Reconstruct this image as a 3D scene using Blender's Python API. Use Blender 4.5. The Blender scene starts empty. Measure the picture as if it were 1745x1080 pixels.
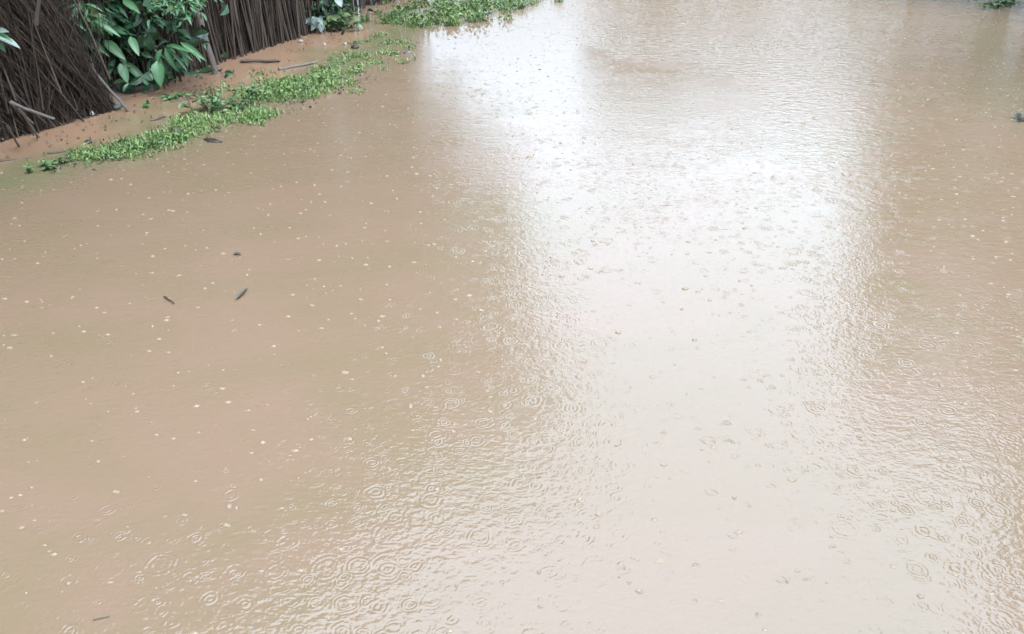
import bpy, math, random
import numpy as np
from mathutils import Vector, Matrix

# ------------------------------------------------------------------ camera, sky, sun, exposure
scene = bpy.context.scene
COL = scene.collection
PITCH, EYE, FOCAL = math.radians(29), 1.6, 1369.0
cam = bpy.data.objects.new('camera', bpy.data.cameras.new('camera'))
cam.data.lens = 36.0 * FOCAL / 1745.0
cam.data.clip_start, cam.data.clip_end = 0.05, 3000
cam.location = (0, 0, EYE)
cam.rotation_euler = (math.pi / 2 - PITCH, 0, 0)
COL.objects.link(cam)
scene.camera = cam

world = bpy.data.worlds.new('World')
scene.world = world
world.use_nodes = True
SUN_EL, SUN_AZ = math.radians(66), math.radians(150)      # high, behind the camera to the right
wn, wl = world.node_tree.nodes, world.node_tree.links
wn.clear()
sky = wn.new('ShaderNodeTexSky')
sky.sky_type = 'NISHITA'
sky.sun_disc = False
sky.sun_elevation, sky.sun_rotation = SUN_EL, SUN_AZ
sky.air_density, sky.dust_density, sky.ozone_density = 1.0, 6.0, 1.0
hsv = wn.new('ShaderNodeHueSaturation')                    # a cloud cover: hardly any blue left
hsv.inputs['Saturation'].default_value = 0.12
geo = wn.new('ShaderNodeNewGeometry')
sep = wn.new('ShaderNodeSeparateXYZ')
ramp = wn.new('ShaderNodeMapRange')                        # overcast sky: brighter overhead than at the horizon
ramp.inputs['From Min'].default_value, ramp.inputs['From Max'].default_value = 0.0, 1.0
ramp.inputs['To Min'].default_value, ramp.inputs['To Max'].default_value = 2.5, 9.4
comb = wn.new('ShaderNodeCombineColor')
mul2 = wn.new('ShaderNodeMix'); mul2.data_type = 'RGBA'; mul2.blend_type = 'MIX'
mul2.inputs['Factor'].default_value = 0.85
tint = wn.new('ShaderNodeMix'); tint.data_type = 'RGBA'; tint.blend_type = 'MULTIPLY'
tint.inputs['Factor'].default_value = 1.0
tint.inputs['B'].default_value = (0.78, 1.0, 1.24, 1)
bg = wn.new('ShaderNodeBackground')
bg.inputs['Strength'].default_value = 0.12
wout = wn.new('ShaderNodeOutputWorld')
wl.new(sky.outputs['Color'], hsv.inputs['Color'])
wl.new(geo.outputs['Incoming'], sep.inputs['Vector'])
neg = wn.new('ShaderNodeMath'); neg.operation = 'MULTIPLY'; neg.inputs[1].default_value = -1.0
wl.new(sep.outputs['Z'], neg.inputs[0])
wl.new(neg.outputs[0], ramp.inputs['Value'])
for k in ('Red', 'Green', 'Blue'):
    wl.new(ramp.outputs['Result'], comb.inputs[k])
wl.new(comb.outputs['Color'], tint.inputs['A'])
wl.new(hsv.outputs['Color'], mul2.inputs['A'])
wl.new(tint.outputs['Result'], mul2.inputs['B'])
wl.new(mul2.outputs['Result'], bg.inputs['Color'])
wl.new(bg.outputs['Background'], wout.inputs['Surface'])

sun = bpy.data.objects.new('sun', bpy.data.lights.new('sun', 'SUN'))
sun.data.energy = 0.6
sun.data.angle = math.radians(40)
sun.data.color = (1.0, 0.97, 0.93)
sd = Vector((math.sin(SUN_AZ) * math.cos(SUN_EL), math.cos(SUN_AZ) * math.cos(SUN_EL), math.sin(SUN_EL)))
sun.rotation_euler = sd.to_track_quat('Z', 'Y').to_euler()
sun.location = sd * 40
COL.objects.link(sun)

scene.view_settings.view_transform = 'Standard'
scene.view_settings.look = 'None'
scene.view_settings.exposure = 2.86
scene.view_settings.gamma = 1
scene.view_settings.use_curve_mapping = False
scene.cycles.max_bounces = 6
scene.cycles.diffuse_bounces = 3
scene.cycles.glossy_bounces = 3
scene.cycles.use_denoising = True

# ------------------------------------------------------------------ helpers
rng = np.random.default_rng(7)
R = random.Random(11)


def ground_at(x, y, z=0.0):
    """the point of the level z that lies where the photograph shows it"""
    r, v = (x - 872.5) / FOCAL, (540 - y) / FOCAL
    fw, dn = math.cos(PITCH) + math.sin(PITCH) * v, math.sin(PITCH) - math.cos(PITCH) * v
    t = (EYE - z) / dn
    return Vector((r * t, fw * t, z))


def at_depth(x, y, Y):
    """the point of the upright plane Y = const that the photograph shows at x, y"""
    r, v = (x - 872.5) / FOCAL, (540 - y) / FOCAL
    fw, dn = math.cos(PITCH) + math.sin(PITCH) * v, math.sin(PITCH) - math.cos(PITCH) * v
    t = Y / fw
    return Vector((r * t, Y, EYE - dn * t))


def tag(o, label=None, cat=None, group=None, kind=None):
    if label: o['label'] = label
    if cat: o['category'] = cat
    if group: o['group'] = group
    if kind: o['kind'] = kind
    return o


def empty(name, loc, label, cat, group=None):
    o = bpy.data.objects.new(name, None)
    o.empty_display_size = 0.1
    o.location = loc
    COL.objects.link(o)
    return tag(o, label, cat, group)


def link(name, me, parent=None, mat=None, world_space=False):
    o = bpy.data.objects.new(name, me)
    COL.objects.link(o)
    if mat and not me.materials:
        me.materials.append(mat)
    if parent:
        o.parent = parent
        if world_space:
            o.matrix_parent_inverse = parent_inv(parent)
    return o


def parent_inv(p):
    return Matrix.LocRotScale(p.location, p.rotation_euler, p.scale).inverted()


def mesh(name, V, Fq, smooth=False):
    me = bpy.data.meshes.new(name)
    V = np.asarray(V, dtype=np.float32)
    Fq = np.asarray(Fq, dtype=np.int32)
    n, k = Fq.shape
    me.vertices.add(len(V)); me.vertices.foreach_set('co', V.ravel())
    me.loops.add(n * k); me.loops.foreach_set('vertex_index', Fq.ravel())
    me.polygons.add(n)
    me.polygons.foreach_set('loop_start', np.arange(0, n * k, k, dtype=np.int32))
    me.polygons.foreach_set('loop_total', np.full(n, k, dtype=np.int32))
    me.polygons.foreach_set('use_smooth', np.full(n, smooth, dtype=bool))
    me.update(calc_edges=True)
    me.validate()
    return me


def attr(me, name, vals):
    a = me.attributes.new(name, 'FLOAT', 'POINT')
    a.data.foreach_set('value', np.asarray(vals, dtype=np.float32))


def dist_poly(px, py, poly):
    """signed distance to an open polyline (positive on its left side) and the arc position 0..1"""
    best = np.full(px.shape, 1e9); sgn = np.ones(px.shape); arc = np.zeros(px.shape)
    n = len(poly) - 1
    for i in range(n):
        ax, ay = poly[i]; bx, by = poly[i + 1]
        dx, dy = bx - ax, by - ay
        t = np.clip(((px - ax) * dx + (py - ay) * dy) / (dx * dx + dy * dy), 0, 1)
        d = np.hypot(px - ax - t * dx, py - ay - t * dy)
        s = np.sign(dx * (py - ay) - dy * (px - ax))
        m = d < best
        best = np.where(m, d, best); sgn = np.where(m, s, sgn); arc = np.where(m, (i + t) / n, arc)
    return best * sgn, arc


def vnoise(x, y, seed=0):
    """smooth value noise, -1..1"""
    def h(i, j):
        v = np.sin(i * 127.1 + j * 311.7 + seed * 74.7) * 43758.5453
        return v - np.floor(v)
    i, j = np.floor(x), np.floor(y)
    u, w = x - i, y - j
    u, w = u * u * (3 - 2 * u), w * w * (3 - 2 * w)
    a = h(i, j) * (1 - u) + h(i + 1, j) * u
    b = h(i, j + 1) * (1 - u) + h(i + 1, j + 1) * u
    return (a * (1 - w) + b * w) * 2 - 1


# ------------------------------------------------------------------ materials
def new_mat(name):
    m = bpy.data.materials.new(name)
    m.use_nodes = True
    nt = m.node_tree
    b = nt.nodes['Principled BSDF']
    return m, nt, nt.nodes, nt.links, b


def ramp_node(nodes, stops):
    r = nodes.new('ShaderNodeValToRGB')
    e = r.color_ramp.elements
    while len(e) < len(stops): e.new(0.5)
    for i, (p, c) in enumerate(stops):
        e[i].position = p; e[i].color = (*c, 1)
    return r


def noisy(name, c0, c1, scale=8.0, rough=0.8, detail=4, coord='Object', spec=0.3, stretch=None, rnd=0.25, bump=0.0):
    m, nt, N, L, b = new_mat(name)
    tc = N.new('ShaderNodeTexCoord')
    mp = N.new('ShaderNodeMapping')
    if stretch: mp.inputs['Scale'].default_value = stretch
    no = N.new('ShaderNodeTexNoise'); no.inputs['Scale'].default_value = scale; no.inputs['Detail'].default_value = detail
    L.new(tc.outputs[coord], mp.inputs['Vector']); L.new(mp.outputs['Vector'], no.inputs['Vector'])
    rp = ramp_node(N, [(0.3, c0), (0.7, c1)])
    L.new(no.outputs['Fac'], rp.inputs['Fac'])
    oi = N.new('ShaderNodeObjectInfo')
    hs = N.new('ShaderNodeHueSaturation')
    mr = N.new('ShaderNodeMapRange')
    mr.inputs['To Min'].default_value, mr.inputs['To Max'].default_value = 1 - rnd, 1 + rnd
    L.new(oi.outputs['Random'], mr.inputs['Value']); L.new(mr.outputs['Result'], hs.inputs['Value'])
    L.new(rp.outputs['Color'], hs.inputs['Color']); L.new(hs.outputs['Color'], b.inputs['Base Color'])
    b.inputs['Roughness'].default_value = rough
    b.inputs['Specular IOR Level'].default_value = spec
    if bump:
        bp = N.new('ShaderNodeBump'); bp.inputs['Distance'].default_value = bump
        L.new(no.outputs['Fac'], bp.inputs['Height']); L.new(bp.outputs['Normal'], b.inputs['Normal'])
    return m


def leaf_mat(name, dark, light, rib, rough=0.32, by_attr=False):
    m, nt, N, L, b = new_mat(name)
    rp = ramp_node(N, [(0.0, dark), (1.0, light)])
    if by_attr:
        at = N.new('ShaderNodeAttribute'); at.attribute_name = 'tone'
        L.new(at.outputs['Fac'], rp.inputs['Fac'])
        L.new(rp.outputs['Color'], b.inputs['Base Color'])
    else:
        oi = N.new('ShaderNodeObjectInfo')
        L.new(oi.outputs['Random'], rp.inputs['Fac'])
        at = N.new('ShaderNodeAttribute'); at.attribute_name = 'rib'
        mx = N.new('ShaderNodeMix'); mx.data_type = 'RGBA'
        L.new(at.outputs['Fac'], mx.inputs['Factor'])
        L.new(rp.outputs['Color'], mx.inputs['A']); mx.inputs['B'].default_value = (*rib, 1)
        L.new(mx.outputs['Result'], b.inputs['Base Color'])
    b.inputs['Roughness'].default_value = rough
    b.inputs['Specular IOR Level'].default_value = 0.42
    return m


def water_mat():
    m, nt, N, L, b = new_mat('muddy_water')
    tc = N.new('ShaderNodeNewGeometry')
    pos = tc.outputs['Position']

    def math_(op, a, c=None, d=None):
        n = N.new('ShaderNodeMath'); n.operation = op
        for i, v in enumerate((a, c, d)):
            if v is None: continue
            if isinstance(v, (int, float)): n.inputs[i].default_value = v
            else: L.new(v, n.inputs[i])
        return n.outputs[0]

    def noise(scale, detail=2.0, stretch=(1, 1, 1), off=(0, 0, 0), rough=0.5):
        mp = N.new('ShaderNodeMapping')
        mp.inputs['Scale'].default_value = stretch; mp.inputs['Location'].default_value = off
        n = N.new('ShaderNodeTexNoise'); n.inputs['Scale'].default_value = scale
        n.inputs['Detail'].default_value = detail; n.inputs['Roughness'].default_value = rough
        L.new(pos, mp.inputs['Vector']); L.new(mp.outputs['Vector'], n.inputs['Vector'])
        return n.outputs['Fac']

    def at(name):
        a = N.new('ShaderNodeAttribute'); a.attribute_name = name
        return a.outputs['Fac']

    # --- colour: silt in suspension, redder in the shallows by the bank, green where weeds lie just under
    silt = noise(0.8, 6.0, (1, 1.8, 1))
    silt.node.inputs['Distortion'].default_value = 1.6
    base = ramp_node(N, [(0.25, (0.116, 0.0840, 0.0510)), (0.75, (0.134, 0.0880, 0.0615))])
    L.new(silt, base.inputs['Fac'])
    red = N.new('ShaderNodeMix'); red.data_type = 'RGBA'
    L.new(at('red'), red.inputs['Factor']); L.new(base.outputs['Color'], red.inputs['A'])
    red.inputs['B'].default_value = (0.190, 0.116, 0.075, 1)
    gr = N.new('ShaderNodeMix'); gr.data_type = 'RGBA'
    patch = math_('MULTIPLY', at('weed'), math_('SMOOTH_MIN', math_('MULTIPLY', noise(5.0, 3.0), 1.6), 1.0, 0.2))
    L.new(patch, gr.inputs['Factor']); L.new(red.outputs['Result'], gr.inputs['A'])
    gr.inputs['B'].default_value = (0.085, 0.090, 0.044, 1)
    # --- ripples: rings of raindrops and the small chop between them, in metres
    wn_ = N.new('ShaderNodeTexNoise'); wn_.inputs['Scale'].default_value = 22.0; wn_.inputs['Detail'].default_value = 1.0
    L.new(pos, wn_.inputs['Vector'])
    vs = N.new('ShaderNodeVectorMath'); vs.operation = 'MULTIPLY_ADD'
    vs.inputs[1].default_value = (0.022, 0.022, 0.0); L.new(wn_.outputs['Color'], vs.inputs[0]); L.new(pos, vs.inputs[2])
    wpos = vs.outputs['Vector']

    def rings(scale, rmax, wave, amp, off):
        mp = N.new('ShaderNodeMapping'); mp.inputs['Location'].default_value = off
        L.new(wpos, mp.inputs['Vector'])
        v = N.new('ShaderNodeTexVoronoi'); v.voronoi_dimensions = '2D'; v.feature = 'F1'
        v.inputs['Scale'].default_value = scale; v.inputs['Randomness'].default_value = 0.85
        L.new(mp.outputs['Vector'], v.inputs['Vector'])
        sp = N.new('ShaderNodeSeparateColor'); L.new(v.outputs['Color'], sp.inputs['Color'])
        d = math_('DIVIDE', v.outputs['Distance'], scale)
        r = math_('MULTIPLY', sp.outputs['Red'], rmax)
        u = math_('SUBTRACT', d, r)
        env = math_('EXPONENT', math_('MULTIPLY', math_('POWER', math_('DIVIDE', math_('ABSOLUTE', u), wave * 1.1), 2.0), -1.0))
        w = math_('SINE', math_('MULTIPLY', u, 2 * math.pi / wave))
        life = math_('POWER', sp.outputs['Green'], 1.9)
        fade = math_('SUBTRACT', 1.15, sp.outputs['Red'])
        return math_('MULTIPLY', math_('MULTIPLY', w, env), math_('MULTIPLY', math_('MULTIPLY', life, fade), amp))

    h = rings(7.0, 0.050, 0.016, 0.0008, (0, 0, 0))
    h = math_('ADD', h, rings(9.5, 0.036, 0.013, 0.00075, (3.3, 1.7, 0)))
    h = math_('ADD', h, rings(14.0, 0.024, 0.011, 0.00055, (8.1, 5.2, 0)))
    h = math_('ADD', h, rings(5.2, 0.062, 0.018, 0.0005, (1.9, 9.4, 0)))
    chop = math_('MULTIPLY', math_('SUBTRACT', noise(38.0, 1.0, (1, 1.25, 1)), 0.5), 0.0015)
    chop2 = math_('MULTIPLY', math_('SUBTRACT', noise(13.0, 1.0, (1, 1.5, 1), (4, 2, 0)), 0.5), 0.0015)
    h = math_('ADD', h, rings(11.5, 0.03, 0.0095, 0.0005, (5.5, 12.3, 0)))
    fine = math_('MULTIPLY', math_('SUBTRACT', noise(62.0, 2.0, (1, 1.2, 1), (7, 1, 0)), 0.5), 0.0011)
    h = math_('ADD', h, math_('ADD', fine, math_('ADD', chop, chop2)))
    gust = N.new('ShaderNodeMapRange'); gust.inputs['From Min'].default_value, gust.inputs['From Max'].default_value = 0.3, 0.7
    gust.inputs['To Min'].default_value, gust.inputs['To Max'].default_value = 0.65, 1.35
    L.new(noise(1.3, 3.0, (1, 1.8, 1), (2, 6, 0)), gust.inputs['Value'])
    h = math_('MULTIPLY', h, gust.outputs['Result'])
    ruffle = math_('ADD', math_('MULTIPLY', math_('SUBTRACT', noise(11.0, 2.0, (1, 1.5, 1), (3, 8, 0)), 0.5), 0.0095), math_('MULTIPLY', math_('SUBTRACT', noise(24.0, 1.0, (1, 1.4, 1), (6, 2, 0)), 0.5), 0.0036))
    h = math_('MULTIPLY', h, at('rough'))
    h = math_('ADD', h, math_('MULTIPLY', ruffle, at('ruffle')))
    swell = math_('MULTIPLY', math_('SUBTRACT', noise(3.0, 1.0), 0.5), 0.002)
    h = math_('ADD', h, swell)
    bp = N.new('ShaderNodeBump'); bp.inputs['Distance'].default_value = 1.0; bp.inputs['Strength'].default_value = 1.0
    L.new(h, bp.inputs['Height'])
    body = N.new('ShaderNodeBsdfDiffuse')
    L.new(gr.outputs['Result'], body.inputs['Color']); L.new(bp.outputs['Normal'], body.inputs['Normal'])
    gl = N.new('ShaderNodeBsdfGlossy'); gl.inputs['Roughness'].default_value = 0.025
    L.new(bp.outputs['Normal'], gl.inputs['Normal'])
    fr = N.new('ShaderNodeFresnel'); fr.inputs['IOR'].default_value = 1.55
    L.new(bp.outputs['Normal'], fr.inputs['Normal'])
    # a surface roughened by rain hides part of itself at grazing angles, so its reflectance levels off
    k = math_('SMOOTH_MIN', fr.outputs['Fac'], 0.25, 0.04)
    mix = N.new('ShaderNodeMixShader')
    L.new(k, mix.inputs['Fac']); L.new(body.outputs['BSDF'], mix.inputs[1]); L.new(gl.outputs['BSDF'], mix.inputs[2])
    L.new(mix.outputs['Shader'], N['Material Output'].inputs['Surface'])
    N.remove(b)
    return m


M = dict(
    water=water_mat(),
    soil=noisy('wet_soil', (0.070, 0.050, 0.037), (0.150, 0.104, 0.077), 5.0, 0.55, 6, 'Object', 0.4, bump=0.02),
    stick=noisy('weathered_stick', (0.013, 0.009, 0.0065), (0.072, 0.051, 0.037), 26.0, 0.62, 4, 'Object', 0.35, (1, 1, 0.12), 0.75, 0.002),
    pole=noisy('grey_weathered_wood', (0.065, 0.052, 0.044), (0.135, 0.115, 0.10), 20.0, 0.6, 5, 'Object', 0.4, (1, 1, 0.15), 0.15, 0.004),
    thatch=noisy('dry_brush', (0.009, 0.006, 0.0042), (0.074, 0.048, 0.034), 34.0, 0.8, 2, 'Object', 0.2, (1, 1, 0.10)),
    litter=noisy('pale_litter', (0.16, 0.155, 0.14), (0.24, 0.23, 0.2), 30.0, 0.5, 2),
    stone=noisy('wet_stone', (0.04, 0.042, 0.05), (0.10, 0.10, 0.105), 30.0, 0.35, 5, rnd=0.2, bump=0.01),
    clod=noisy('dark_mud_clod', (0.015, 0.012, 0.01), (0.04, 0.033, 0.027), 30.0, 0.4, 5, rnd=0.2, bump=0.01),
    dead=noisy('soaked_dead_leaf', (0.034, 0.026, 0.019), (0.062, 0.048, 0.035), 22.0, 0.4, 3, rnd=0.2),
    bark=noisy('bark', (0.04, 0.03, 0.024), (0.10, 0.08, 0.065), 9.0, 0.85, 5, stretch=(1, 1, 0.25), bump=0.03),
    bigleaf=leaf_mat('broad_leaf', (0.012, 0.052, 0.016), (0.032, 0.105, 0.038), (0.06, 0.13, 0.06), 0.45),
    paleleaf=leaf_mat('pale_leaf', (0.05, 0.075, 0.06), (0.12, 0.15, 0.13), (0.14, 0.17, 0.15), 0.4),
    lime=leaf_mat('young_leaf', (0.028, 0.055, 0.016), (0.06, 0.10, 0.035), (0.09, 0.12, 0.05), 0.4),
    foliage=leaf_mat('dark_foliage', (0.005, 0.022, 0.008), (0.018, 0.060, 0.022), (0, 0, 0), 0.4, True),
    weeds=leaf_mat('weed_green', (0.026, 0.062, 0.014), (0.120, 0.180, 0.050), (0, 0, 0), 0.5, True),
    crown=leaf_mat('tree_leaf', (0.020, 0.036, 0.014), (0.050, 0.085, 0.030), (0, 0, 0), 0.5, True),
    stick2=noisy('pale_straw', (0.05, 0.042, 0.03), (0.08, 0.065, 0.048), 20.0, 0.5),
    stem=noisy('green_stem', (0.014, 0.016, 0.009), (0.035, 0.04, 0.02), 14.0, 0.5, 3),
)
splash_m, _, _, _, sb = new_mat('aerated_water')
sb.inputs['Base Color'].default_value = (0.156, 0.115, 0.080, 1); sb.inputs['Roughness'].default_value = 0.08
sb.inputs['IOR'].default_value = 1.3
M['splash'] = splash_m

# ------------------------------------------------------------------ setting: ground and water
BANK = [(-4.6, 1.0), (-3.4, 3.4), (-2.9, 4.75), (-2.5, 5.25), (-2.15, 6.2), (-1.75, 7.15), (-1.5, 8.2), (-1.25, 9.6), (-0.65, 11.1), (0.3, 12.4), (2.0, 15.2), (6.5, 24.0), (14, 40), (30, 75)]
FENCE = [(-4.6, 2.6), (-3.75, 4.5), (-3.42, 5.19), (-3.18, 5.61), (-3.0, 6.08), (-2.93, 6.57), (-2.9, 7.37), (-2.8, 7.77), (-2.55, 8.44), (-2.15, 9.76), (-1.98, 11.36), (-0.9, 14.0), (3.5, 23.0), (11, 39)]
RIGHT = [(3.2, -3.0), (3.45, 2.0), (3.95, 5.9), (5.3, 9.0), (6.9, 11.9), (9.8, 17.0), (14, 25), (24, 43), (42, 78)]


def axis(lo, hi, step, far, ratio=1.35):
    a = list(np.arange(lo, hi + 1e-6, step))
    s, v, up = step, hi, []
    while v < far:
        s *= ratio; v += s; up.append(v)
    s, v, dn = step, lo, []
    while v > -far:
        s *= ratio; v -= s; dn.append(v)
    return np.array(dn[::-1] + a + up)


def sheet(step):
    X, Y = np.meshgrid(axis(-5.5, 8, step, 600), axis(0.2, 15, step, 600))
    ny, nx = X.shape
    i = np.arange((ny - 1) * (nx - 1)); r, c = i // (nx - 1), i % (nx - 1)
    a = r * nx + c
    return X.ravel(), Y.ravel(), np.stack([a, a + 1, a + nx + 1, a + nx], 1)


def bump(d, c, w):
    return np.exp(-((d - c) / w) ** 2)


def ground_z(X, Y):
    db, arc = dist_poly(X, Y, BANK)            # positive = left of the bank line
    df, _ = dist_poly(X, Y, FENCE)
    dr, _ = dist_poly(X, Y, RIGHT)
    z = np.full(X.shape, -0.22)
    on_left = db > 0
    strip = bump(db, 0.0, 0.22) * 0.20 * (Y < 10.5) + bump(db, 0.3, 0.6) * 0.24 * (Y >= 10.5)
    z = z + strip
    z = np.where(on_left & (db > 0.25), np.maximum(z, -0.075 + 0.02 * vnoise(X * 3, Y * 3, 2)), z)
    shelf = np.clip((Y - 8.0) / 1.2, 0, 1) * np.clip((db - 0.35) / 0.25, 0, 1) * 0.064      # the red earth ledge further up
    z = z + shelf
    z = np.where(df > 0.0, np.maximum(z, np.clip(df - 0.02, 0, 1.2) * 0.12 - 0.012), z)
    z = np.where(dr < 0.3, np.maximum(z, np.clip(0.3 - dr, 0, 3) * 0.16 - 0.16), z)
    z = z + 0.014 * vnoise(X * 5.1, Y * 5.1, 5) + 0.008 * vnoise(X * 13, Y * 13, 9)
    return z


gx, gy, gf = sheet(0.09)
gz = ground_z(gx, gy)
ground = link('ground', mesh('ground', np.stack([gx, gy, gz], 1), gf, True), mat=M['soil'])
tag(ground, 'reddish wet earth rising out of the flood along both banks', kind='structure')

wx, wy, wf = sheet(0.07)
wme = mesh('flood_water', np.stack([wx, wy, np.zeros_like(wx)], 1), wf, True)
db, _ = dist_poly(wx, wy, BANK)
dfn, _ = dist_poly(wx, wy, FENCE)
dr, _ = dist_poly(wx, wy, RIGHT)
attr(wme, 'red', np.clip((db - 0.05) / 0.35, 0, 1) * np.clip((13.5 - wy) / 2, 0, 1))
nz = vnoise(wx * 2.1, wy * 2.1, 4)
attr(wme, 'weed', np.clip(bump(db, 0.03, 0.30) * 0.9 + bump(dr, 0.15, 0.25) * 0.25 + 0.5 * bump(db, 0.55, 0.25) * (nz > 0.1), 0, 1))
calm = bump(wx, -0.3, 1.1) * bump(wy, 9.6, 1.6)
attr(wme, 'rough', np.clip(1.0 - 0.88 * calm - 0.2 * np.clip((wy - 6.0) / 2.5, 0, 1) * (wx > -1) - 0.4 * np.clip((db + 0.25) / 0.3, 0, 1), 0.08, 1.0))
# wind-ruffled water on the far right half of the road, with an edge against the sheltered smooth tongue
ruff = [tuple(ground_at(x, y)[:2]) for x, y in ((930, -60), (936, 30), (948, 68), (1040, 102), (1170, 114), (1255, 150), (1290, 210), (1330, 300), (1500, 420), (1800, 520))]
drf, _ = dist_poly(wx, wy, ruff)
edge = drf + 0.10 * vnoise(wx * 3.1, wy * 3.1, 21) + 0.05 * vnoise(wx * 8, wy * 8, 22)
attr(wme, 'ruffle', np.clip(edge / 0.22, 0, 1) * (0.35 + 0.65 * np.clip((wy - 4.5) / 4.5, 0, 1)))
water = link('flood_water', wme, mat=M['water'])
tag(water, 'muddy brown flood water pocked by rain covering the road', kind='structure')


# ------------------------------------------------------------------ leaf and stick meshes
def leaf_mesh(name, width, droop, fold, n=5):
    """unit leaf: root at the origin, tip near +Y, blade up +Z"""
    V, rib = [], []
    for i in range(n + 1):
        t = i / n
        w = width * 0.5 * (math.sin(math.pi * min(1, t ** 0.75 * 0.97 + 0.03)) ** 0.8)
        z = -droop * t * t
        y = t * (1 - 0.25 * droop * t)
        for s in (-1, -0.12, 0.12, 1):
            V.append((w * s, y, z + abs(s) * w * fold)); rib.append(1.0 if abs(s) < 0.5 else 0.0)
    Fq = []
    for i in range(n):
        for k in range(3):
            a = i * 4 + k
            Fq.append((a, a + 1, a + 5, a + 4))
    me = mesh(name, V, Fq, True)
    attr(me, 'rib', rib)
    return me


def stick_mesh(name, r0, r1, bend, seed, sides=6, n=5):
    """unit-long stick up +Z, crooked"""
    q = random.Random(seed)
    V, ox, oy = [], 0.0, 0.0
    for i in range(n + 1):
        t = i / n
        r = (r0 + (r1 - r0) * t) * q.uniform(0.85, 1.18)
        if 0 < i:
            ox += q.uniform(-bend, bend); oy += q.uniform(-bend, bend)
        for k in range(sides):
            a = 2 * math.pi * k / sides
            V.append((ox + r * math.cos(a), oy + r * math.sin(a), t))
    Fq = [(i * sides + k, i * sides + (k + 1) % sides, (i + 1) * sides + (k + 1) % sides, (i + 1) * sides + k)
          for i in range(n) for k in range(sides)]
    Fq += [(0, 3, 2, 1), (0, 5, 4, 3)]
    o = n * sides
    Fq += [(o, o + 1, o + 2, o + 3), (o, o + 3, o + 4, o + 5)]
    return mesh(name, V, Fq, True)


def aim(p, q, thick, roll=0.0):
    """matrix that lays a unit +Z stick from p to q"""
    d = q - p
    rot = d.to_track_quat('Z', 'Y') @ Matrix.Rotation(roll, 4, 'Z').to_quaternion()
    return Matrix.LocRotScale(p, rot, (thick, thick, d.length))


def aim_leaf(p, q, wid, up):
    y = (q - p); ln = y.length; y.normalize()
    x = y.cross(up)
    if x.length < 1e-4: x = Vector((1, 0, 0))
    x.normalize(); z = x.cross(y)
    m = Matrix((x * wid, y * ln, z * ln)).transposed().to_4x4()
    m.translation = p
    return m


STICKS = [stick_mesh('stick', 1.0, 0.62, 0.0, s) for s in range(2)]


def make_sticks(n, bend, r1):
    out = []
    for s in range(n):
        me = stick_mesh('stick', 1.0, r1, bend, s + 40)
        me.materials.append(M['stick'])
        out.append(me)
    return out


CROOKED = make_sticks(7, 0.9, 0.55)
RAGGED = make_sticks(8, 3.2, 0.4)


def part(name, me, parent, mw, mat=None):
    o = bpy.data.objects.new(name, me)
    COL.objects.link(o)
    o.parent = parent
    o.matrix_parent_inverse = parent_inv(parent)
    o.matrix_basis = mw
    if mat and not me.materials: me.materials.append(mat)
    return o


def fibres(name, parent, P, Q, rad, mat, kind='stuff', droop=0.012):
    """many thin three-sided twigs, one part"""
    P, Q = np.asarray(P), np.asarray(Q)
    n = len(P)
    D = Q - P; D /= np.linalg.norm(D, axis=1, keepdims=True)
    A = np.cross(D, np.array([0.3, 1.0, 0.1])); A /= np.linalg.norm(A, axis=1, keepdims=True)
    B = np.cross(D, A)
    V = np.zeros((n, 9, 3))
    mid = (P + Q) / 2 + rng.normal(0, droop, (n, 3))
    for j, (c, f) in enumerate(((P, 1.0), (mid, 0.9), (Q, 0.5))):
        for k in range(3):
            a = 2 * math.pi * k / 3
            V[:, j * 3 + k] = c + (A * math.cos(a) + B * math.sin(a)) * (rad * f)[:, None]
    base = (np.arange(n) * 9)[:, None]
    Fq = []
    for j in range(2):
        for k in range(3):
            Fq.append(base + np.array([[j * 3 + k, j * 3 + (k + 1) % 3, j * 3 + 3 + (k + 1) % 3, j * 3 + 3 + k]]))
    Fq = np.concatenate(Fq)
    me = mesh(name, V.reshape(-1, 3), Fq, True)
    o = link(name, me, parent, mat, True)
    o['kind'] = kind
    return o


def poly_at(poly, t):
    seg = [math.dist(poly[i], poly[i + 1]) for i in range(len(poly) - 1)]
    d = t * sum(seg)
    for i, s in enumerate(seg):
        if d <= s or i == len(seg) - 1:
            u = d / s
            a, b2 = poly[i], poly[i + 1]
            return Vector((a[0] + (b2[0] - a[0]) * u, a[1] + (b2[1] - a[1]) * u, 0)), Vector((b2[0] - a[0], b2[1] - a[1], 0)).normalized()
        d -= s


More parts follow.
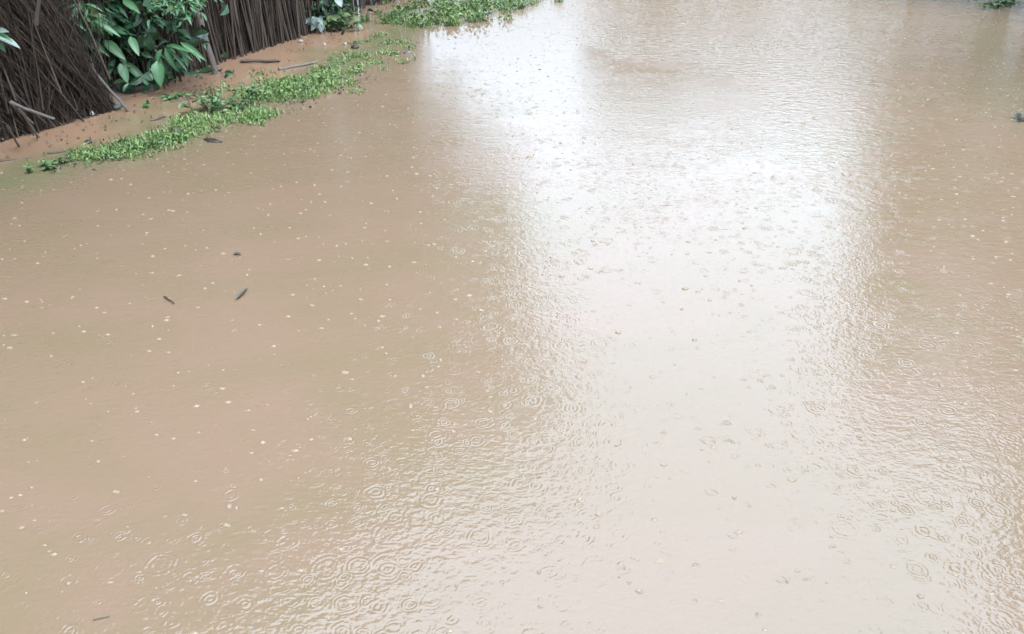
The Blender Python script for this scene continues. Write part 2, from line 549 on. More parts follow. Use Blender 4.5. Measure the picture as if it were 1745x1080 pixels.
def fence(name, line, n, height, rad, lean, slant, label, nback, loose=0.05, hang=0.0):
    """upright or leaning sticks pushed into the bank, backed by dark twigs that also stand in for the shade there"""
    c, _ = poly_at(line, 0.5)
    root = empty(name, (c.x, c.y, 0), label, 'fence')
    for i in range(n):
        t = (i + R.uniform(-0.4, 0.4)) / max(1, n - 1)
        p, tg = poly_at(line, min(1, max(0, t)))
        nrm = Vector((-tg.y, tg.x, 0))
        p = p + nrm * R.uniform(-0.03, 0.14) + Vector((0, 0, R.choice((-0.06, R.uniform(0, hang)))))
        s = slant(t) if callable(slant) else slant
        h = height * R.uniform(0.7, 1.1)
        q = p + tg * (h * (s + R.gauss(0, loose))) + nrm * (h * (lean + R.gauss(0, 0.05))) + Vector((0, 0, h))
        part('stick', R.choice(RAGGED if hang else CROOKED), root, aim(p, q, rad * R.uniform(0.55, 1.35), R.uniform(0, 6.28)))
    P, Q, rr = [], [], []
    for i in range(nback):
        t = R.random()
        p, tg = poly_at(line, t)
        nrm = Vector((-tg.y, tg.x, 0))
        s = slant(t) if callable(slant) else slant
        h = height * R.uniform(0.5, 1.05)
        z0 = R.choice((-0.04, -0.04, R.uniform(0, height * 0.6)))
        p = p + nrm * R.uniform(0.02, 0.22) + Vector((0, 0, z0)) + tg * s * z0
        q = p + tg * (h * (s + R.gauss(0, loose * 1.6))) + nrm * (h * (lean + R.gauss(0, 0.06))) + Vector((0, 0, h))
        P.append(p); Q.append(q); rr.append(rad * R.uniform(0.22, 0.6))
    fibres('brushwood', root, P, Q, np.array(rr), M['thatch'], droop=0.05 if hang else 0.015)  # loose brush, and a dark backing in place of shade in the gaps
    return root


# ------------------------------------------------------------------ fences
fence('brush_fence', [(-4.7, 2.4), (-3.86, 4.5), (-3.5, 5.19), (-3.26, 5.61), (-3.07, 6.0), (-3.0, 6.2)], 210, 1.75, 0.0065, 0.10,
      lambda t: 0.02 - 0.50 * max(0, t - 0.6) / 0.4,
      'ragged brush fence of dark leaning sticks left of the broad-leaved shrub', 7000, loose=0.22, hang=0.25)
fence('stick_fence', [(-3.75, 6.6), (-3.3, 6.9), (-2.99, 7.15), (-2.93, 7.45), (-2.83, 7.77), (-2.6, 8.44), (-2.35, 9.2), (-2.2, 9.8)], 285, 1.8, 0.0105, 0.03, -0.03,
      'dark upright stick fence between the leaning grey pole and the pale-leaved bush', 3000, loose=0.06)
fence('stick_fence', [(-2.12, 10.4), (-1.98, 11.36), (-1.3, 13.0)], 80, 1.7, 0.012, 0.03, -0.02,
      'short far stretch of stick fence beyond the red mud ledge', 260, loose=0.05)

# the grey pole that leans at the fence's near end, and the loose sticks
def lone_stick(name, p, q, rad, mat, label, cat, seed, bend=0.5, group=None):
    me = stick_mesh(name, 1.0, 0.75, bend, seed, n=7)
    me.materials.append(mat)
    o = bpy.data.objects.new(name, me)
    o.matrix_world = aim(p, q, rad, 0.4)
    COL.objects.link(o)
    return tag(o, label, cat, group)


b0 = ground_at(368, 126) + Vector((0, 0, -0.05))
lone_stick('wooden_pole', b0, at_depth(318, -80, b0.y - 0.05), 0.030, M['pole'], 'grey weathered pole leaning at the near end of the stick fence', 'pole', 3, 0.35)
b0 = ground_at(221, 190) + Vector((0, 0, -0.02))
lone_stick('long_stick', b0, at_depth(98, 45, 6.15), 0.011, M['pole'], 'long pale stick leaning from the brush fence to the water', 'stick', 5, 0.9)
lone_stick('broken_stick', at_depth(18, 174, 5.0), at_depth(92, 206, 5.0), 0.012, M['pole'], 'short broken stick poking sideways out of the brush fence low down', 'stick', 6, 0.5)
lone_stick('broken_stick', at_depth(28, 182, 5.02), ground_at(62, 232) + Vector((0, 0, -0.01)), 0.010, M['pole'], 'thin broken stick slanting into the water under the brush fence', 'stick', 8, 0.6)
lone_stick('broken_stick', at_depth(12, 215, 4.95), ground_at(30, 248) + Vector((0, 0, -0.01)), 0.009, M['pole'], 'shortest broken stick at the water in the left corner of the brush fence', 'stick', 9, 0.4)
lone_stick('thin_stick', ground_at(172, 193), at_depth(118, 85, 6.0), 0.008, M['pole'], 'thin stick standing in the brush fence beside the long pale one', 'stick', 12, 0.9)
lone_stick('pale_stick', at_depth(62, 42, 5.35), at_depth(68, -40, 5.3), 0.013, M['pole'], 'short pale stick end high in the brush fence', 'stick', 13, 0.3)
lone_stick('dead_branch', at_depth(236, 70, 6.9), at_depth(268, 83, 6.7), 0.012, M['pole'], 'dead grey branch inside the broad-leaved shrub', 'branch', 14, 0.6)

# ------------------------------------------------------------------ shrubs
def shrub(name, base, label, leaves, mat, meshes, stems, filler=None, group=None, cat='shrub'):
    """leaves: (root point, tip point, width); stems: list of point pairs; filler: arrays for the small foliage"""
    root = empty(name, base, label, cat, group)
    for p, q, r in stems:
        part('stem', R.choice(STEMS), root, aim(p, q, r, R.uniform(0, 6)))
    for p, q, w in leaves:
        up = Vector((R.gauss(0, 0.35), -0.45 + R.gauss(0, 0.35), 1.0))
        part('leaf', R.choice(YOUNG if mat == M['bigleaf'] and R.random() < 0.07 else meshes), root, aim_leaf(p, q, w / 0.3, up))
    if filler is not None:
        o = link('foliage', leaf_cloud('foliage', *filler), root, M['foliage'], True)
        o['kind'] = 'stuff'
    return root


def leaf_cloud(name, C, S, up=0.6, flat=0.5):
    """C: leaf centres, S: leaf lengths; each leaf a bent diamond of four triangles"""
    n = len(C)
    a = rng.uniform(0, 2 * math.pi, n)
    el = rng.normal(-0.25, 0.5, n)
    D = np.stack([np.cos(a) * np.cos(el), np.sin(a) * np.cos(el), np.sin(el)], 1)
    U = rng.normal(0, flat, (n, 3)) + np.array([0, 0, up])
    X = np.cross(D, U); X /= np.linalg.norm(X, axis=1, keepdims=True) + 1e-9
    Z = np.cross(X, D)
    L = S[:, None]; w = S[:, None] * rng.uniform(0.2, 0.34, (n, 1))
    V = np.zeros((n, 6, 3))
    V[:, 0] = C - D * L * 0.5
    V[:, 1] = C - D * L * 0.08 + X * w + Z * w * 0.35
    V[:, 2] = C - D * L * 0.08 - X * w + Z * w * 0.35
    V[:, 3] = C - D * L * 0.05
    V[:, 4] = C + D * L * 0.25 + X * w * 0.65 + Z * w * 0.1
    V[:, 5] = C + D * L * 0.5 - Z * L * 0.12
    V4 = C + D * L * 0.25 - X * w * 0.65 + Z * w * 0.1
    V = np.concatenate([V, V4[:, None]], 1)
    b = (np.arange(n) * 7)[:, None]
    Fq = np.concatenate([b + np.array([[0, 3, 1, 1]]), b + np.array([[0, 2, 3, 3]]), b + np.array([[3, 5, 4, 1]]), b + np.array([[3, 2, 6, 5]])])
    tri = np.concatenate([b + np.array(t)[None] for t in ((0, 3, 1), (0, 2, 3), (1, 3, 4), (3, 5, 4), (3, 2, 6), (3, 6, 5))])
    me = mesh(name, V.reshape(-1, 3), tri, False)
    attr(me, 'tone', np.repeat(np.clip(rng.beta(1.6, 2.0, n), 0, 1), 7))
    return me


STEMS = [stick_mesh('stem', 1.0, 0.6, 0.6, s + 70) for s in range(3)]
for s_ in STEMS: s_.materials.append(M['stem'])
LANCE = [leaf_mesh('leaf', 0.30, d, f) for d, f in ((0.12, 0.45), (0.25, 0.6), (0.35, 0.35), (0.18, 0.25))]
for s_ in LANCE: s_.materials.append(M['bigleaf'])
PALE = [leaf_mesh('leaf', 0.46, d, f) for d, f in ((0.2, 0.3), (0.3, 0.5))]
for s_ in PALE: s_.materials.append(M['paleleaf'])
YOUNG = [leaf_mesh('leaf', 0.55, d, f) for d, f in ((0.2, 0.3), (0.3, 0.4))]
for s_ in YOUNG: s_.materials.append(M['lime'])


def px_leaves(rows, Y, jitter=0.18):
    out = []
    for x0, y0, x1, y1, w in rows:
        ya = Y + R.uniform(-jitter, jitter)
        p = at_depth(x0, y0, ya)
        q = at_depth(x1, y1, ya - R.uniform(0.0, 0.14))
        out.append((p, q, w * (p - cam.location).length / FOCAL))
    return out


def random_leaves(n, cx, cy, sx, sy, Y, ly, l0, l1, wr=0.26, dirs=None):
    """leaves round rosettes scattered in an upright region of the bush"""
    out = []
    while len(out) < n:
        x, y = R.gauss(cx, sx), R.gauss(cy, sy)
        c = at_depth(x, y, Y + R.uniform(-ly, ly))
        if c.z < 0.22: continue
        k = R.randint(3, 6)
        for _ in range(k):
            a = R.uniform(0, 6.28)
            ln = R.uniform(l0, l1)
            d = Vector((math.cos(a), math.sin(a) - 0.35, R.uniform(-0.95, 0.15))).normalized()
            q = c + d * ln
            if q.z < 0.03: continue
            out.append((c, q, ln * wr))
    return out[:n]


Y1 = 6.75
rows = [(150, 20, 172, 62, 14), (158, 15, 150, 60, 13), (165, 28, 196, 60, 12), (172, 6, 200, 48, 12), (140, 22, 152, 70, 13), (160, 45, 140, 75, 13),
        (178, 68, 212, 98, 15), (206, 92, 214, 112, 10), (162, 82, 176, 112, 18), (150, 80, 128, 98, 12), (212, 106, 256, 141, 13), (205, 108, 218, 142, 14), (196, 100, 180, 128, 13),
        (186, 66, 218, 60, 11), (188, 48, 222, 55, 12), (200, 30, 235, 44, 12), (222, 62, 236, 92, 12), (128, 10, 140, 48, 11), (134, 30, 120, 66, 10),
        (190, 8, 222, 22, 12), (210, 0, 238, 20, 12), (176, 118, 168, 146, 12), (150, 50, 165, 92, 10), (170, 40, 205, 52, 11),
        (288, 76, 330, 96, 9), (284, 78, 322, 84, 9), (308, 72, 352, 102, 10), (282, 82, 298, 126, 11), (290, 88, 322, 120, 9), (276, 84, 262, 112, 10), (284, 70, 262, 76, 9),
        (268, 104, 270, 146, 19), (274, 100, 286, 138, 13), (258, 98, 250, 134, 11), (300, 66, 326, 60, 8), (312, 80, 320, 112, 10), (322, 88, 346, 96, 8)]
lv = px_leaves(rows, Y1)
lv += random_leaves(64, 180, 35, 36, 40, Y1 + 0.4, 0.2, 0.14, 0.26, 0.21)
lv += random_leaves(44, 142, 30, 18, 30, 6.35, 0.15, 0.14, 0.25, 0.21)
lv += random_leaves(28, 268, 70, 20, 26, Y1 + 0.35, 0.15, 0.10, 0.18, 0.2)
bs = Vector((-3.12, 6.75, 0.0))
stems = []
for i in range(9):
    p = bs + Vector((R.uniform(-0.25, 0.35), R.uniform(-0.1, 0.3), -0.03))
    stems.append((p, p + Vector((R.uniform(-0.35, 0.45), R.uniform(-0.3, 0.3), R.uniform(0.5, 1.1))), 0.006))
n = 1000
C = np.stack([rng.normal(-3.25, 0.34, n), rng.normal(6.95, 0.24, n), rng.uniform(0.02, 1.3, n)], 1)
shrub('broadleaf_shrub', bs, 'dark green shrub with long drooping leaves between brush fence and grey pole', lv, M['bigleaf'], LANCE, stems, (C, rng.uniform(0.06, 0.16, n)))

# small-leaved sprays hanging over the shrub from above
Y2 = 6.9
lv = []
for i in range(150):
    x, y = R.uniform(248, 345), R.gauss(8, 13)
    p = at_depth(x, y, Y2 + R.uniform(-0.2, 0.2))
    q = p + Vector((R.uniform(-0.07, 0.09), R.uniform(-0.09, 0.03), R.uniform(-0.05, 0.02)))
    lv.append((p, q, 0.026))
stems = [(Vector((-2.9, 7.15, -0.02)), at_depth(290, -20, 7.0), 0.012), (at_depth(290, -20, 7.0), at_depth(340, 14, 6.85), 0.006), (at_depth(290, -20, 7.0), at_depth(256, 16, 6.85), 0.006)]
shrub('small_leaved_bush', (-2.9, 7.15, 0), 'bright green small-leaved bush arching over the drooping-leaf shrub beside the pole', lv, M['bigleaf'], LANCE, stems)

# seedling at the left edge
lv = px_leaves([(-14, 58, 22, 62, 12), (-8, 62, 36, 76, 9), (-6, 64, 8, 90, 10), (-12, 66, -2, 92, 9), (-10, 56, 10, 48, 8)], 5.05, 0.05)
b3 = Vector((-3.36, 5.06, 0.0))
shrub('leafy_sapling', b3, 'few grey-green leaves sticking out before the brush fence at the left edge', lv, M['bigleaf'], PALE[:1] + LANCE, [(b3 + Vector((0, 0, -0.03)), at_depth(-10, 60, 5.05), 0.007)], cat='plant')

# pale-leaved bush and the dark bush behind it, beyond the stick fence
lv = px_leaves([(505, 34, 498, 50, 9), (510, 36, 516, 50, 9), (528, 30, 522, 44, 9), (532, 28, 542, 46, 10), (536, 32, 534, 52, 9), (524, 34, 514, 40, 8), (540, 30, 550, 38, 8), (490, 30, 486, 44, 7),
                (494, -2, 500, 10, 8), (498, 10, 492, 24, 7), (552, -6, 556, 12, 10), (574, -4, 582, 10, 8), (500, 20, 508, 28, 7), (546, 40, 548, 52, 8)], 9.5, 0.08)
b4 = Vector((-2.42, 9.5, 0.0))
sm = [(b4 + Vector((R.uniform(-0.1, 0.1), R.uniform(-0.1, 0.1), -0.02)), p, 0.006) for p, q, w in lv[:6]]
shrub('pale_leaved_plant', b4, 'low plant with whitish grey leaves at the far end of the stick fence', lv, M['paleleaf'], PALE, sm, cat='plant')
n = 1300
C = np.stack([rng.normal(-2.32, 0.24, n), rng.normal(9.95, 0.22, n), rng.uniform(0.02, 1.0, n)], 1)
lv = random_leaves(60, 535, 20, 35, 22, 9.9, 0.2, 0.10, 0.18, 0.36)
shrub('dark_bush', (-2.35, 9.95, 0), 'dark bluish green bush behind the whitish plant by the fence end', lv, M['bigleaf'], LANCE, [((Vector((-2.35, 9.95, -0.02))), Vector((-2.3, 9.9, 0.8)), 0.014)], (C, rng.uniform(0.05, 0.12, n)))
lv = []
for i in range(70):
    p = at_depth(R.gauss(575, 14), R.gauss(37, 8), 9.75 + R.uniform(-0.2, 0.2))
    if p.z < 0.03: continue
    a = R.uniform(0, 6.28)
    q = p + Vector((math.cos(a) * 0.09, math.sin(a) * 0.09, R.uniform(-0.05, 0.03)))
    lv.append((p, q, 0.045))
shrub('young_plant', (-1.98, 9.75, 0), 'low yellow-green plant on the mud right of the whitish plant', lv, M['lime'], YOUNG, [(Vector((-1.98, 9.75, -0.03)), Vector((-1.96, 9.72, 0.16)), 0.006)], cat='plant')


# ------------------------------------------------------------------ weeds and grass
def weeds(name, pts, n, label, leaf=(0.018, 0.05), height=0.07, spread=0.16, blades=0.35, parent=None, tone=0.0, cat='weeds', kind='stuff', group=None):
    """low weeds along a line of ground points: little leaves on sprawling stems and some grass blades"""
    poly = [(p[0], p[1]) for p in pts]
    C = np.zeros((n, 3)); S = np.zeros(n)
    cl = [(R.random(), R.gauss(0, 1), R.uniform(0.3, 1.0), R.gauss(0, 0.16)) for _ in range(max(8, n // 26))]
    tones = np.zeros(n)
    for i in range(n):
        t, off, k, tn = R.choice(cl)
        tones[i] = tn
        p, tg = poly_at(poly, min(1, max(0, t + R.gauss(0, 0.008))))
        nr = Vector((-tg.y, tg.x, 0))
        s2 = spread * (0.55 + 0.45 * math.sin(math.pi * min(1, max(0, t)))) if len(poly) > 1 else spread
        c = p + nr * (off * s2 * 0.75 + R.gauss(0, 0.04)) + tg * R.gauss(0, 0.05)
        C[i] = (c.x, c.y, abs(R.gauss(0, height * k)) + 0.004)
        S[i] = R.uniform(*leaf) * (0.7 + 0.6 * k)
    me = leaf_cloud(name, C, S, 0.9, 0.6)
    nb = int(n * blades)
    idx = rng.integers(0, n, nb)
    B = C[idx].copy(); B[:, 2] = -0.01
    a = rng.uniform(0, 6.28, nb); ln = rng.uniform(0.05, 0.15, nb) * (height / 0.07) ** 0.5
    tilt = rng.uniform(0.2, 1.1, nb)
    D = np.stack([np.cos(a) * np.sin(tilt), np.sin(a) * np.sin(tilt), np.cos(tilt)], 1)
    X = np.stack([-np.sin(a), np.cos(a), np.zeros(nb)], 1) * rng.uniform(0.002, 0.0045, (nb, 1))
    mid = B + D * ln[:, None] * 0.55
    tip = B + D * ln[:, None]; tip[:, 2] -= ln * 0.25 * tilt
    V = np.stack([B - X, B + X, mid - X * 0.9, mid + X * 0.9, tip], 1).reshape(-1, 3)
    b = (np.arange(nb) * 5)[:, None]
    T = np.concatenate([b + np.array([[0, 1, 3]]), b + np.array([[0, 3, 2]]), b + np.array([[2, 3, 4]])])
    V0 = np.zeros(len(me.vertices) * 3, dtype=np.float32); me.vertices.foreach_get('co', V0)
    T0 = np.zeros(len(me.polygons) * 3, dtype=np.int32); me.loops.foreach_get('vertex_index', T0)
    t0 = np.zeros(len(me.vertices), dtype=np.float32); me.attributes['tone'].data.foreach_get('value', t0)
    bpy.data.meshes.remove(me)
    V0 = V0.reshape(-1, 3)
    me = mesh(name, np.concatenate([V0, V]), np.concatenate([T0.reshape(-1, 3), T + len(V0)]), False)
    attr(me, 'tone', np.clip(np.concatenate([t0 + np.repeat(tones, 7), np.repeat(rng.uniform(0.3, 1.0, nb) + tones[idx], 5)]) + tone, 0, 1))
    o = link(name, me, mat=M['weeds'])
    return tag(o, label, cat, group, kind)


def gpts(*rows):
    return [tuple(ground_at(x, y)[:2]) for x, y in rows]


ROUND = [leaf_mesh('leaf', 0.55, d, f, 3) for d, f in ((0.15, 0.3), (0.3, 0.5), (0.25, 0.2))]
for s_ in ROUND: s_.materials.append(leaf_mat('weed_leaf', (0.024, 0.062, 0.016), (0.09, 0.15, 0.045), (0.06, 0.10, 0.04), 0.45))
DEEP = [leaf_mesh('leaf', 0.5, d, f, 3) for d, f in ((0.15, 0.3), (0.3, 0.5), (0.25, 0.2))]
for s_ in DEEP: s_.materials.append(leaf_mat('deep_weed_leaf', (0.018, 0.055, 0.015), (0.050, 0.110, 0.032), (0.05, 0.10, 0.03), 0.45))


DARK = [leaf_mesh('leaf', 0.4, 0.3, 0.3, 3)]
DARK[0].materials.append(leaf_mat('drowned_weed_leaf', (0.016, 0.018, 0.012), (0.04, 0.042, 0.03), (0.04, 0.04, 0.03), 0.5))


def weed_plant(name, pts, n, label, meshes, l0, l1, height, spread, cat='weed', group=None):
    """a clump one could pull up: sprawling stems, each leaf its own mesh"""
    poly = pts
    c, _ = poly_at(poly, 0.5)
    root = empty(name, c, label, cat, group)
    tops = []
    for i in range(max(5, n // 9)):
        p, tg = poly_at(poly, R.random())
        p = p + Vector((R.gauss(0, spread), R.gauss(0, spread), -0.03))
        q = p + Vector((R.gauss(0, height * 0.6), R.gauss(0, height * 0.6), 0.03 + height * R.uniform(0.4, 1.2)))
        part('stem', R.choice(STEMS), root, aim(p, q, 0.0028, R.uniform(0, 6)))
        tops.append((p, q))
    for i in range(n):
        p, q = R.choice(tops)
        t = R.uniform(0.35, 1.0)
        b = p.lerp(q, t); b.z = max(b.z, 0.006)
        a = R.uniform(0, 6.28); ln = R.uniform(l0, l1)
        e = b + Vector((math.cos(a), math.sin(a), R.uniform(-0.25, 0.7))).normalized() * ln
        e.z = max(e.z, 0.004)
        part('leaf', R.choice(meshes), root, aim_leaf(b, e, ln * R.uniform(0.8, 1.2), Vector((R.gauss(0, 0.3), R.gauss(0, 0.3) - 0.2, 1))))
    return root


weed_plant('weed_clump', gpts((62, 290), (76, 286), (98, 276)), 100, 'small separate weed clump standing in the water nearest the left edge', ROUND, 0.02, 0.042, 0.06, 0.04)
weeds('weed_mat', gpts((150, 268), (185, 262), (240, 250), (290, 238), (322, 230)), 1700, 'dense bright green weed mat at the near end of the bank', (0.009, 0.030), 0.028, 0.14, 0.7, tone=0.02)
weeds('weed_mat', gpts((298, 212), (340, 210), (400, 206), (460, 192)), 1300, 'light green weed mat in the middle of the bank', (0.008, 0.026), 0.022, 0.19, 1.2, tone=0.12)
weed_plant('broadleaf_weed', gpts((362, 194), (385, 184), (412, 178)), 300, 'tall dark green weed clump standing above the middle of the weed bank', DEEP, 0.028, 0.06, 0.16, 0.08)
weeds('weed_mat', gpts((430, 170), (470, 156), (520, 145), (575, 132)), 2500, 'bright weed mat right of the tall dark weed', (0.010, 0.032), 0.035, 0.29, 0.8, tone=0.06)
weeds('weed_mat', gpts((530, 130), (560, 118), (600, 108), (640, 95)), 650, 'sparse greyish half drowned weeds at the far end of the weed bank', (0.010, 0.028), 0.03, 0.34, 0.8, tone=0.05)
weeds('grass_tuft', gpts((625, 92), (650, 80), (675, 70), (700, 60)), 260, 'pale drowned grass between weed bank and far grass bank', (0.012, 0.035), 0.02, 0.35, 1.5, tone=0.1, cat='grass')
weeds('grass_bank', gpts((668, 44), (700, 34), (740, 26), (780, 20), (835, 8), (850, -4)), 3400, 'lush green grass bank at the top edge left of the bright water', (0.018, 0.055), 0.08, 0.55, 1.4, tone=0.05, cat='grass')
weed_plant('weed_clump', gpts((1672, 14), (1692, 12), (1730, 8)), 110, 'green weeds on the right bank in the top right corner', ROUND, 0.05, 0.11, 0.08, 0.10)
weed_plant('weed_clump', gpts((1738, 214), (1744, 208), (1760, 200)), 110, 'dark greyish tuft standing in the water at the right edge', DARK, 0.02, 0.04, 0.05, 0.025)
weed_plant('weed_clump', gpts((235, 185), (265, 172), (300, 160)), 80, 'low dark weeds in the shallow water under the drooping leaves', DEEP, 0.03, 0.065, 0.03, 0.09)


# ------------------------------------------------------------------ stones, clods, floating bits
def lump(name, p, size, mat, label, cat, seed, group=None):
    q = random.Random(seed)
    V, Fq, n, m = [], [], 8, 5
    for i in range(m):
        th = math.pi * (i + 0.02) / (m - 1 + 0.04)
        for k in range(n):
            ph = 2 * math.pi * k / n
            r = q.uniform(0.78, 1.12)
            V.append((size[0] * r * math.sin(th) * math.cos(ph), size[1] * r * math.sin(th) * math.sin(ph), size[2] * r * math.cos(th)))
    for i in range(m - 1):
        for k in range(n):
            Fq.append((i * n + k, (i + 1) * n + k, (i + 1) * n + (k + 1) % n, i * n + (k + 1) % n))
    me = mesh(name, V, Fq, True)
    me.materials.append(mat)
    o = bpy.data.objects.new(name, me)
    o.location = p; o.rotation_euler = (0, 0, q.uniform(0, 6))
    COL.objects.link(o)
    return tag(o, label, cat, group)


G = ground_at
lump('white_pebble', G(157, 193, 0.02), (0.025, 0.02, 0.025), M['litter'], 'small white pebble at the foot of the brush fence', 'pebble', 1)
lump('grey_stone', G(200, 182, 0.02), (0.04, 0.03, 0.022), M['stone'], 'small grey stone beside the tip of the long pale stick', 'stone', 2)
lump('mud_clod', G(362, 240, 0.0), (0.09, 0.035, 0.014), M['clod'], 'dark flat clod at the water side of the middle weeds', 'clod', 3)
lump('mud_clod', G(300, 222, 0.01), (0.05, 0.04, 0.03), M['clod'], 'dark clod between the two near weed mats', 'clod', 4)
lump('mud_clod', G(150, 243, 0.0), (0.04, 0.03, 0.02), M['clod'], 'dark clod on the mud side of the dense near weed mat', 'clod', 5)
lump('mud_clod', G(605, 80, 0.01), (0.05, 0.05, 0.025), M['clod'], 'dark clod on the red mud beyond the sparse weeds', 'clod', 6)
lump('grey_stone', G(865, 14, 0.0), (0.16, 0.12, 0.03), M['stone'], 'flat grey stone at the tip of the far grass bank', 'stone', 7)
lump('grey_stone', G(825, 22, 0.0), (0.11, 0.10, 0.025), M['stone'], 'grey stone under the edge of the far grass bank', 'stone', 8)
lump('grey_stone', G(695, 90, 0.0), (0.05, 0.04, 0.02), M['stone'], 'little stone alone in the water below the pale drowned grass', 'stone', 9)
lump('pale_pebble', G(512, 70, 0.01), (0.035, 0.03, 0.02), M['litter'], 'pale pebble below the whitish plant', 'pebble', 10)
lump('pale_pebble', G(553, 76, 0.01), (0.022, 0.02, 0.02), M['litter'], 'pale pebble alone on the red mud ledge', 'pebble', 11)
lump('pale_pebble', G(588, 75, 0.01), (0.022, 0.02, 0.02), M['litter'], 'pale pebble on the red mud near the dark clod', 'pebble', 12)


def flat_leaf(name, x0, y0, x1, y1, w, label, cat='leaf', thick=0.012):
    p, q = G(x0, y0, 0.006), G(x1, y1, 0.010)
    me = leaf_mesh(name, 1.0, 0.04, 0.12)
    me.materials.append(M['dead'])
    o = bpy.data.objects.new(name, me)
    o.matrix_world = aim_leaf(p, q, w, Vector((0, 0, 1)))
    COL.objects.link(o)
    return tag(o, label, cat)


flat_leaf('floating_leaf', 402, 510, 422, 488, 0.022, 'brown leaf afloat on open water, larger of the pair')
flat_leaf('floating_leaf', 398, 431, 411, 432, 0.022, 'tiny dark leaf afloat beyond the larger brown one')
lone_stick('floating_twig', G(280, 505, 0.004), G(295, 518, 0.004), 0.004, M['dead'], 'short dark twig afloat left of the brown leaf', 'twig', 20)
lone_stick('floating_twig', G(158, 1056, 0.003), G(186, 1050, 0.003), 0.0018, M['stick2'], 'thin pale straw afloat in the bottom left corner', 'straw', 21)
lone_stick('floating_twig', G(0, 274, 0.004), G(55, 268, 0.004), 0.010, M['dead'], 'brown stick half sunk by the left edge', 'stick', 23)
lone_stick('floating_twig', G(80, 262, 0.002), G(122, 256, 0.004), 0.008, M['dead'], 'dark twig half sunk before the dense near weed mat', 'twig', 24)
lone_stick('floating_twig', G(290, 174, 0.002), G(366, 165, 0.006), 0.010, M['dead'], 'dark stick lying in the shallow channel under the shrub', 'stick', 25)
lone_stick('floating_twig', G(256, 205, 0.004), G(284, 201, 0.004), 0.009, M['dead'], 'dark twig end in the channel above the middle weeds', 'twig', 26)
lone_stick('floating_twig', G(410, 104, 0.02), G(475, 102, 0.03), 0.014, M['dead'], 'brown stick on the mud at the foot of the stick fence', 'stick', 27)
lone_stick('floating_twig', G(475, 118, 0.01), G(540, 104, 0.02), 0.016, M['pole'], 'grey stick on the mud beyond the bright weed mat', 'stick', 28)

# soaked dead leaves and twig ends caught along the weeds
pl = gpts((150, 280), (330, 240), (450, 196), (570, 152), (640, 118))
nl = 420
C = np.zeros((nl, 3))
for i in range(nl):
    p, tg = poly_at(pl, min(1, max(0, R.choice((0.1, 0.42, 0.48, 0.7, 0.8)) + R.gauss(0, 0.09))))
    C[i] = (p.x + R.gauss(0, 0.09) - tg.y * R.uniform(-0.1, 0.25), p.y + R.gauss(0, 0.09), R.uniform(0.002, 0.012))
lf = gpts((20, 262), (220, 200), (380, 132), (500, 92), (600, 50))
more = np.zeros((260, 3))
for i in range(260):
    p, tg = poly_at(lf, R.random())
    more[i] = (p.x + R.gauss(0, 0.14), p.y + R.gauss(0, 0.12), R.uniform(0.004, 0.014) + 0.02 * (p.y > 8.2))
C = np.concatenate([C, more]); nl = len(C)
o = link('leaf_litter', leaf_cloud('leaf_litter', C, rng.uniform(0.012, 0.035, nl), 2.5, 0.2), mat=M['dead'])
tag(o, 'dark soaked bits of dead leaf caught along the weeds and the fence foot', 'leaf litter', kind='stuff')

# ------------------------------------------------------------------ splashes where drops have just struck
def splashes():
    V, T = [], []
    n = 0
    for i in range(18000):
        x, y = R.uniform(-5, 8), R.uniform(1.0, 15)
        s = R.uniform(0.22, 1.0) ** 1.6
        r = 0.0069 * s
        h = r * R.uniform(0.35, 0.9)
        sx, sy, k = R.uniform(0.7, 1.5), R.uniform(0.6, 1.1), 6
        prof = [(1.5, 0.0), (0.9, 0.4), (0.5, 0.9), (0.15, 1.0)] if R.random() < 0.6 else [(1.6, 0.0), (1.2, 0.9), (0.95, 0.8), (0.5, -0.1)]
        for pr, pz in prof:
            for j in range(k):
                a = 2 * math.pi * j / k
                w = R.uniform(0.85, 1.15)
                V.append((x + sx * r * pr * w * math.cos(a), y + sy * r * pr * w * math.sin(a), 0.0005 + h * pz))
        b = n * 4 * k
        for q in range(3):
            for j in range(k):
                T.append((b + q * k + j, b + q * k + (j + 1) % k, b + (q + 1) * k + (j + 1) % k, b + (q + 1) * k + j))
        T += [(b + 18, b + 19, b + 20, b + 21), (b + 18, b + 21, b + 22, b + 23)]
        n += 1
    o = link('raindrop_splashes', mesh('raindrop_splashes', V, T, True), mat=M['splash'])
    tag(o, 'little splashes thrown up by raindrops all over the brown water', 'splashes', kind='stuff')


splashes()


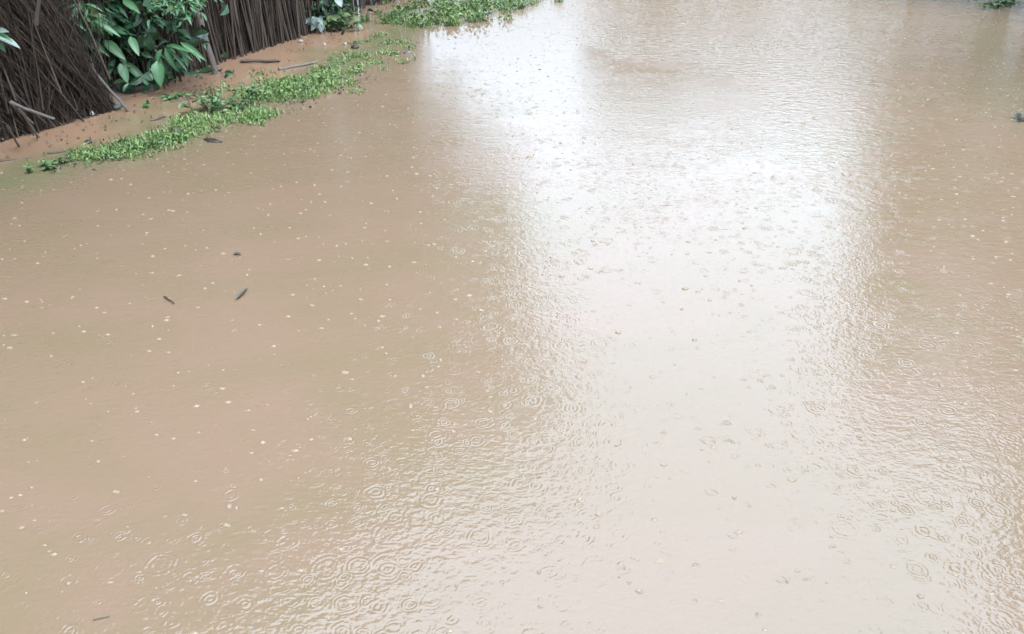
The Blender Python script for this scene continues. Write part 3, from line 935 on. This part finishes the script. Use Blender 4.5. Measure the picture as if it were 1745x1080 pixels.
# ------------------------------------------------------------------ trees beyond the frame, mirrored in the water or added to shade it
def tree(name, base, h, crown, n, label, leaf=(0.14, 0.26), trunk=0.10, group='trees lining the flooded road'):
    """crown: list of (dx, dy, z, rx, ry, rz) lobes from the base"""
    bx, by = base
    root = empty(name, (bx, by, 0), label, 'tree', group)
    part('trunk', TRUNKS[len(label) % 2], root, aim(Vector((bx, by, -0.2)), Vector((bx + crown[0][0] * 0.5, by + crown[0][1] * 0.5, h * 0.75)), trunk))
    vol = [c[3] * c[4] * c[5] for c in crown]
    C = []
    for c, v in zip(crown, vol):
        m = int(n * v / sum(vol))
        cen = Vector((bx + c[0], by + c[1], c[2]))
        part('limb', TRUNKS[0], root, aim(Vector((bx, by, h * 0.35)), cen, trunk * 0.45))
        nc = max(10, m // 40)
        d = rng.normal(0, 1, (nc, 3)); d /= np.linalg.norm(d, axis=1, keepdims=True)
        rad = rng.uniform(0.25, 1.0, (nc, 1)) ** 0.5
        K = d * rad * np.array(c[3:6]) + np.array(cen)
        P = K[rng.integers(0, nc, m)] + rng.normal(0, 0.20, (m, 3)) * np.minimum(1.0, np.array(c[3:6]))
        C.append(P)
    C = np.concatenate(C)
    C = C[C[:, 2] > 0.15]
    o = link('crown', leaf_cloud('crown', C, rng.uniform(*leaf, len(C)), 0.8, 0.5), root, M['crown'], True)
    o['kind'] = 'stuff'
    return root


TRUNKS = [stick_mesh('trunk', 1.0, 0.55, 0.7, s + 90, n=7) for s in range(2)]
for s_ in TRUNKS: s_.materials.append(M['bark'])

tree('leafy_tree', (-4.9, 3.6), 6.5, [(0.3, 0, 4.4, 1.7, 1.9, 2.2), (-0.6, 0.6, 5.2, 1.5, 1.7, 1.6), (-0.2, 0.8, 2.4, 1.3, 1.6, 1.4)], 11000, 'tall leafy tree behind the near end of the brush fence')
tree('leafy_tree', (-4.5, 6.6), 7.6, [(0.5, 0.1, 4.6, 1.7, 1.8, 2.5), (-0.2, 0.6, 6.0, 1.6, 1.8, 1.7), (-0.1, 0.5, 2.4, 1.3, 1.9, 1.5)], 13000, 'tall leafy tree behind the broad-leaved shrub')
tree('leafy_tree', (-3.7, 9.8), 8.6, [(0.9, 0.0, 4.6, 1.9, 1.8, 3.0), (0.1, 0.2, 7.2, 1.9, 1.7, 1.9), (-0.3, 0.4, 2.6, 1.5, 1.7, 1.7), (1.2, 1.0, 2.8, 1.0, 1.2, 1.7)], 16000, 'tall leafy tree behind the upright stick fence')
tree('leafy_tree', (-1.9, 12.9), 9.0, [(0.8, 0.0, 4.6, 1.4, 1.4, 2.6), (1.0, 0.0, 7.3, 1.9, 1.8, 1.9), (-0.9, 0, 6.4, 1.6, 1.6, 2.8), (0.1, 0.2, 2.3, 1.1, 1.3, 1.6)], 15000, 'tallest leafy tree beyond the far fence leaning over the bright water')
tree('leafy_tree', (7.6, 12.3), 5.4, [(-0.1, 0, 2.8, 1.9, 1.8, 2.6), (0.3, 0.3, 5.4, 1.9, 1.6, 2.2)], 11000, 'broad tree on the right bank behind the corner weeds')
tree('leafy_tree', (8.9, 10.6), 5.6, [(0.0, 0, 2.6, 2.0, 2.0, 2.4), (0.3, -0.5, 4.9, 2.0, 1.8, 2.1)], 11000, 'rounded tree on the right bank abreast of the right-edge tuft')
tree('leafy_tree', (9.6, 20.5), 4.6, [(0, 0, 2.2, 2.4, 2.2, 2.0), (1.5, 0.5, 3.2, 2.0, 2.0, 1.6)], 5000, 'farther tree on the right bank along the road')
tree('leafy_tree', (16.0, 33.0), 6.0, [(-2.0, 0, 3.6, 4.2, 2.6, 3.4), (2.6, 0.5, 3.8, 3.2, 2.6, 3.4)], 13000, 'distant tree at the far end of the flooded road', leaf=(0.25, 0.45))
tree('leafy_tree', (6.5, 34.0), 6.0, [(-0.8, 0, 3.8, 3.2, 2.6, 3.6), (2.8, 0.5, 3.8, 3.4, 2.6, 3.6)], 13000, 'distant tree at the left of the road end', leaf=(0.25, 0.45))
tree('leafy_tree', (6.9, 6.0), 6.4, [(0.0, 0, 4.2, 1.7, 1.8, 2.0), (0.3, 0.2, 2.2, 1.2, 1.4, 1.6)], 8000, 'tall leafy tree on the right bank just outside the right edge')  # added to keep sky light off the right-hand water
tree('leafy_tree', (-5.2, -2.0), 7.0, [(0.4, 0, 4.6, 2.2, 2.4, 2.4), (-0.4, 0.6, 5.8, 1.8, 2.0, 1.8)], 8000, 'tall leafy tree on the left bank behind the viewer')  # this and the next ones: added out of view to dim the light
tree('leafy_tree', (5.2, -2.5), 7.0, [(-0.6, 0, 4.8, 2.3, 2.4, 2.4), (0.4, -0.6, 5.8, 1.9, 2.0, 1.8)], 8000, 'tall leafy tree on the right bank behind the viewer')  # added out of view, blocks sky light from behind
tree('leafy_tree', (0.5, -6.0), 8.0, [(0.0, 0, 5.0, 2.8, 2.2, 3.0), (0.4, 0.6, 6.8, 2.2, 2.0, 1.8)], 9000, 'tall leafy tree straight behind the viewer')  # added out of view, closes off the sky at the back
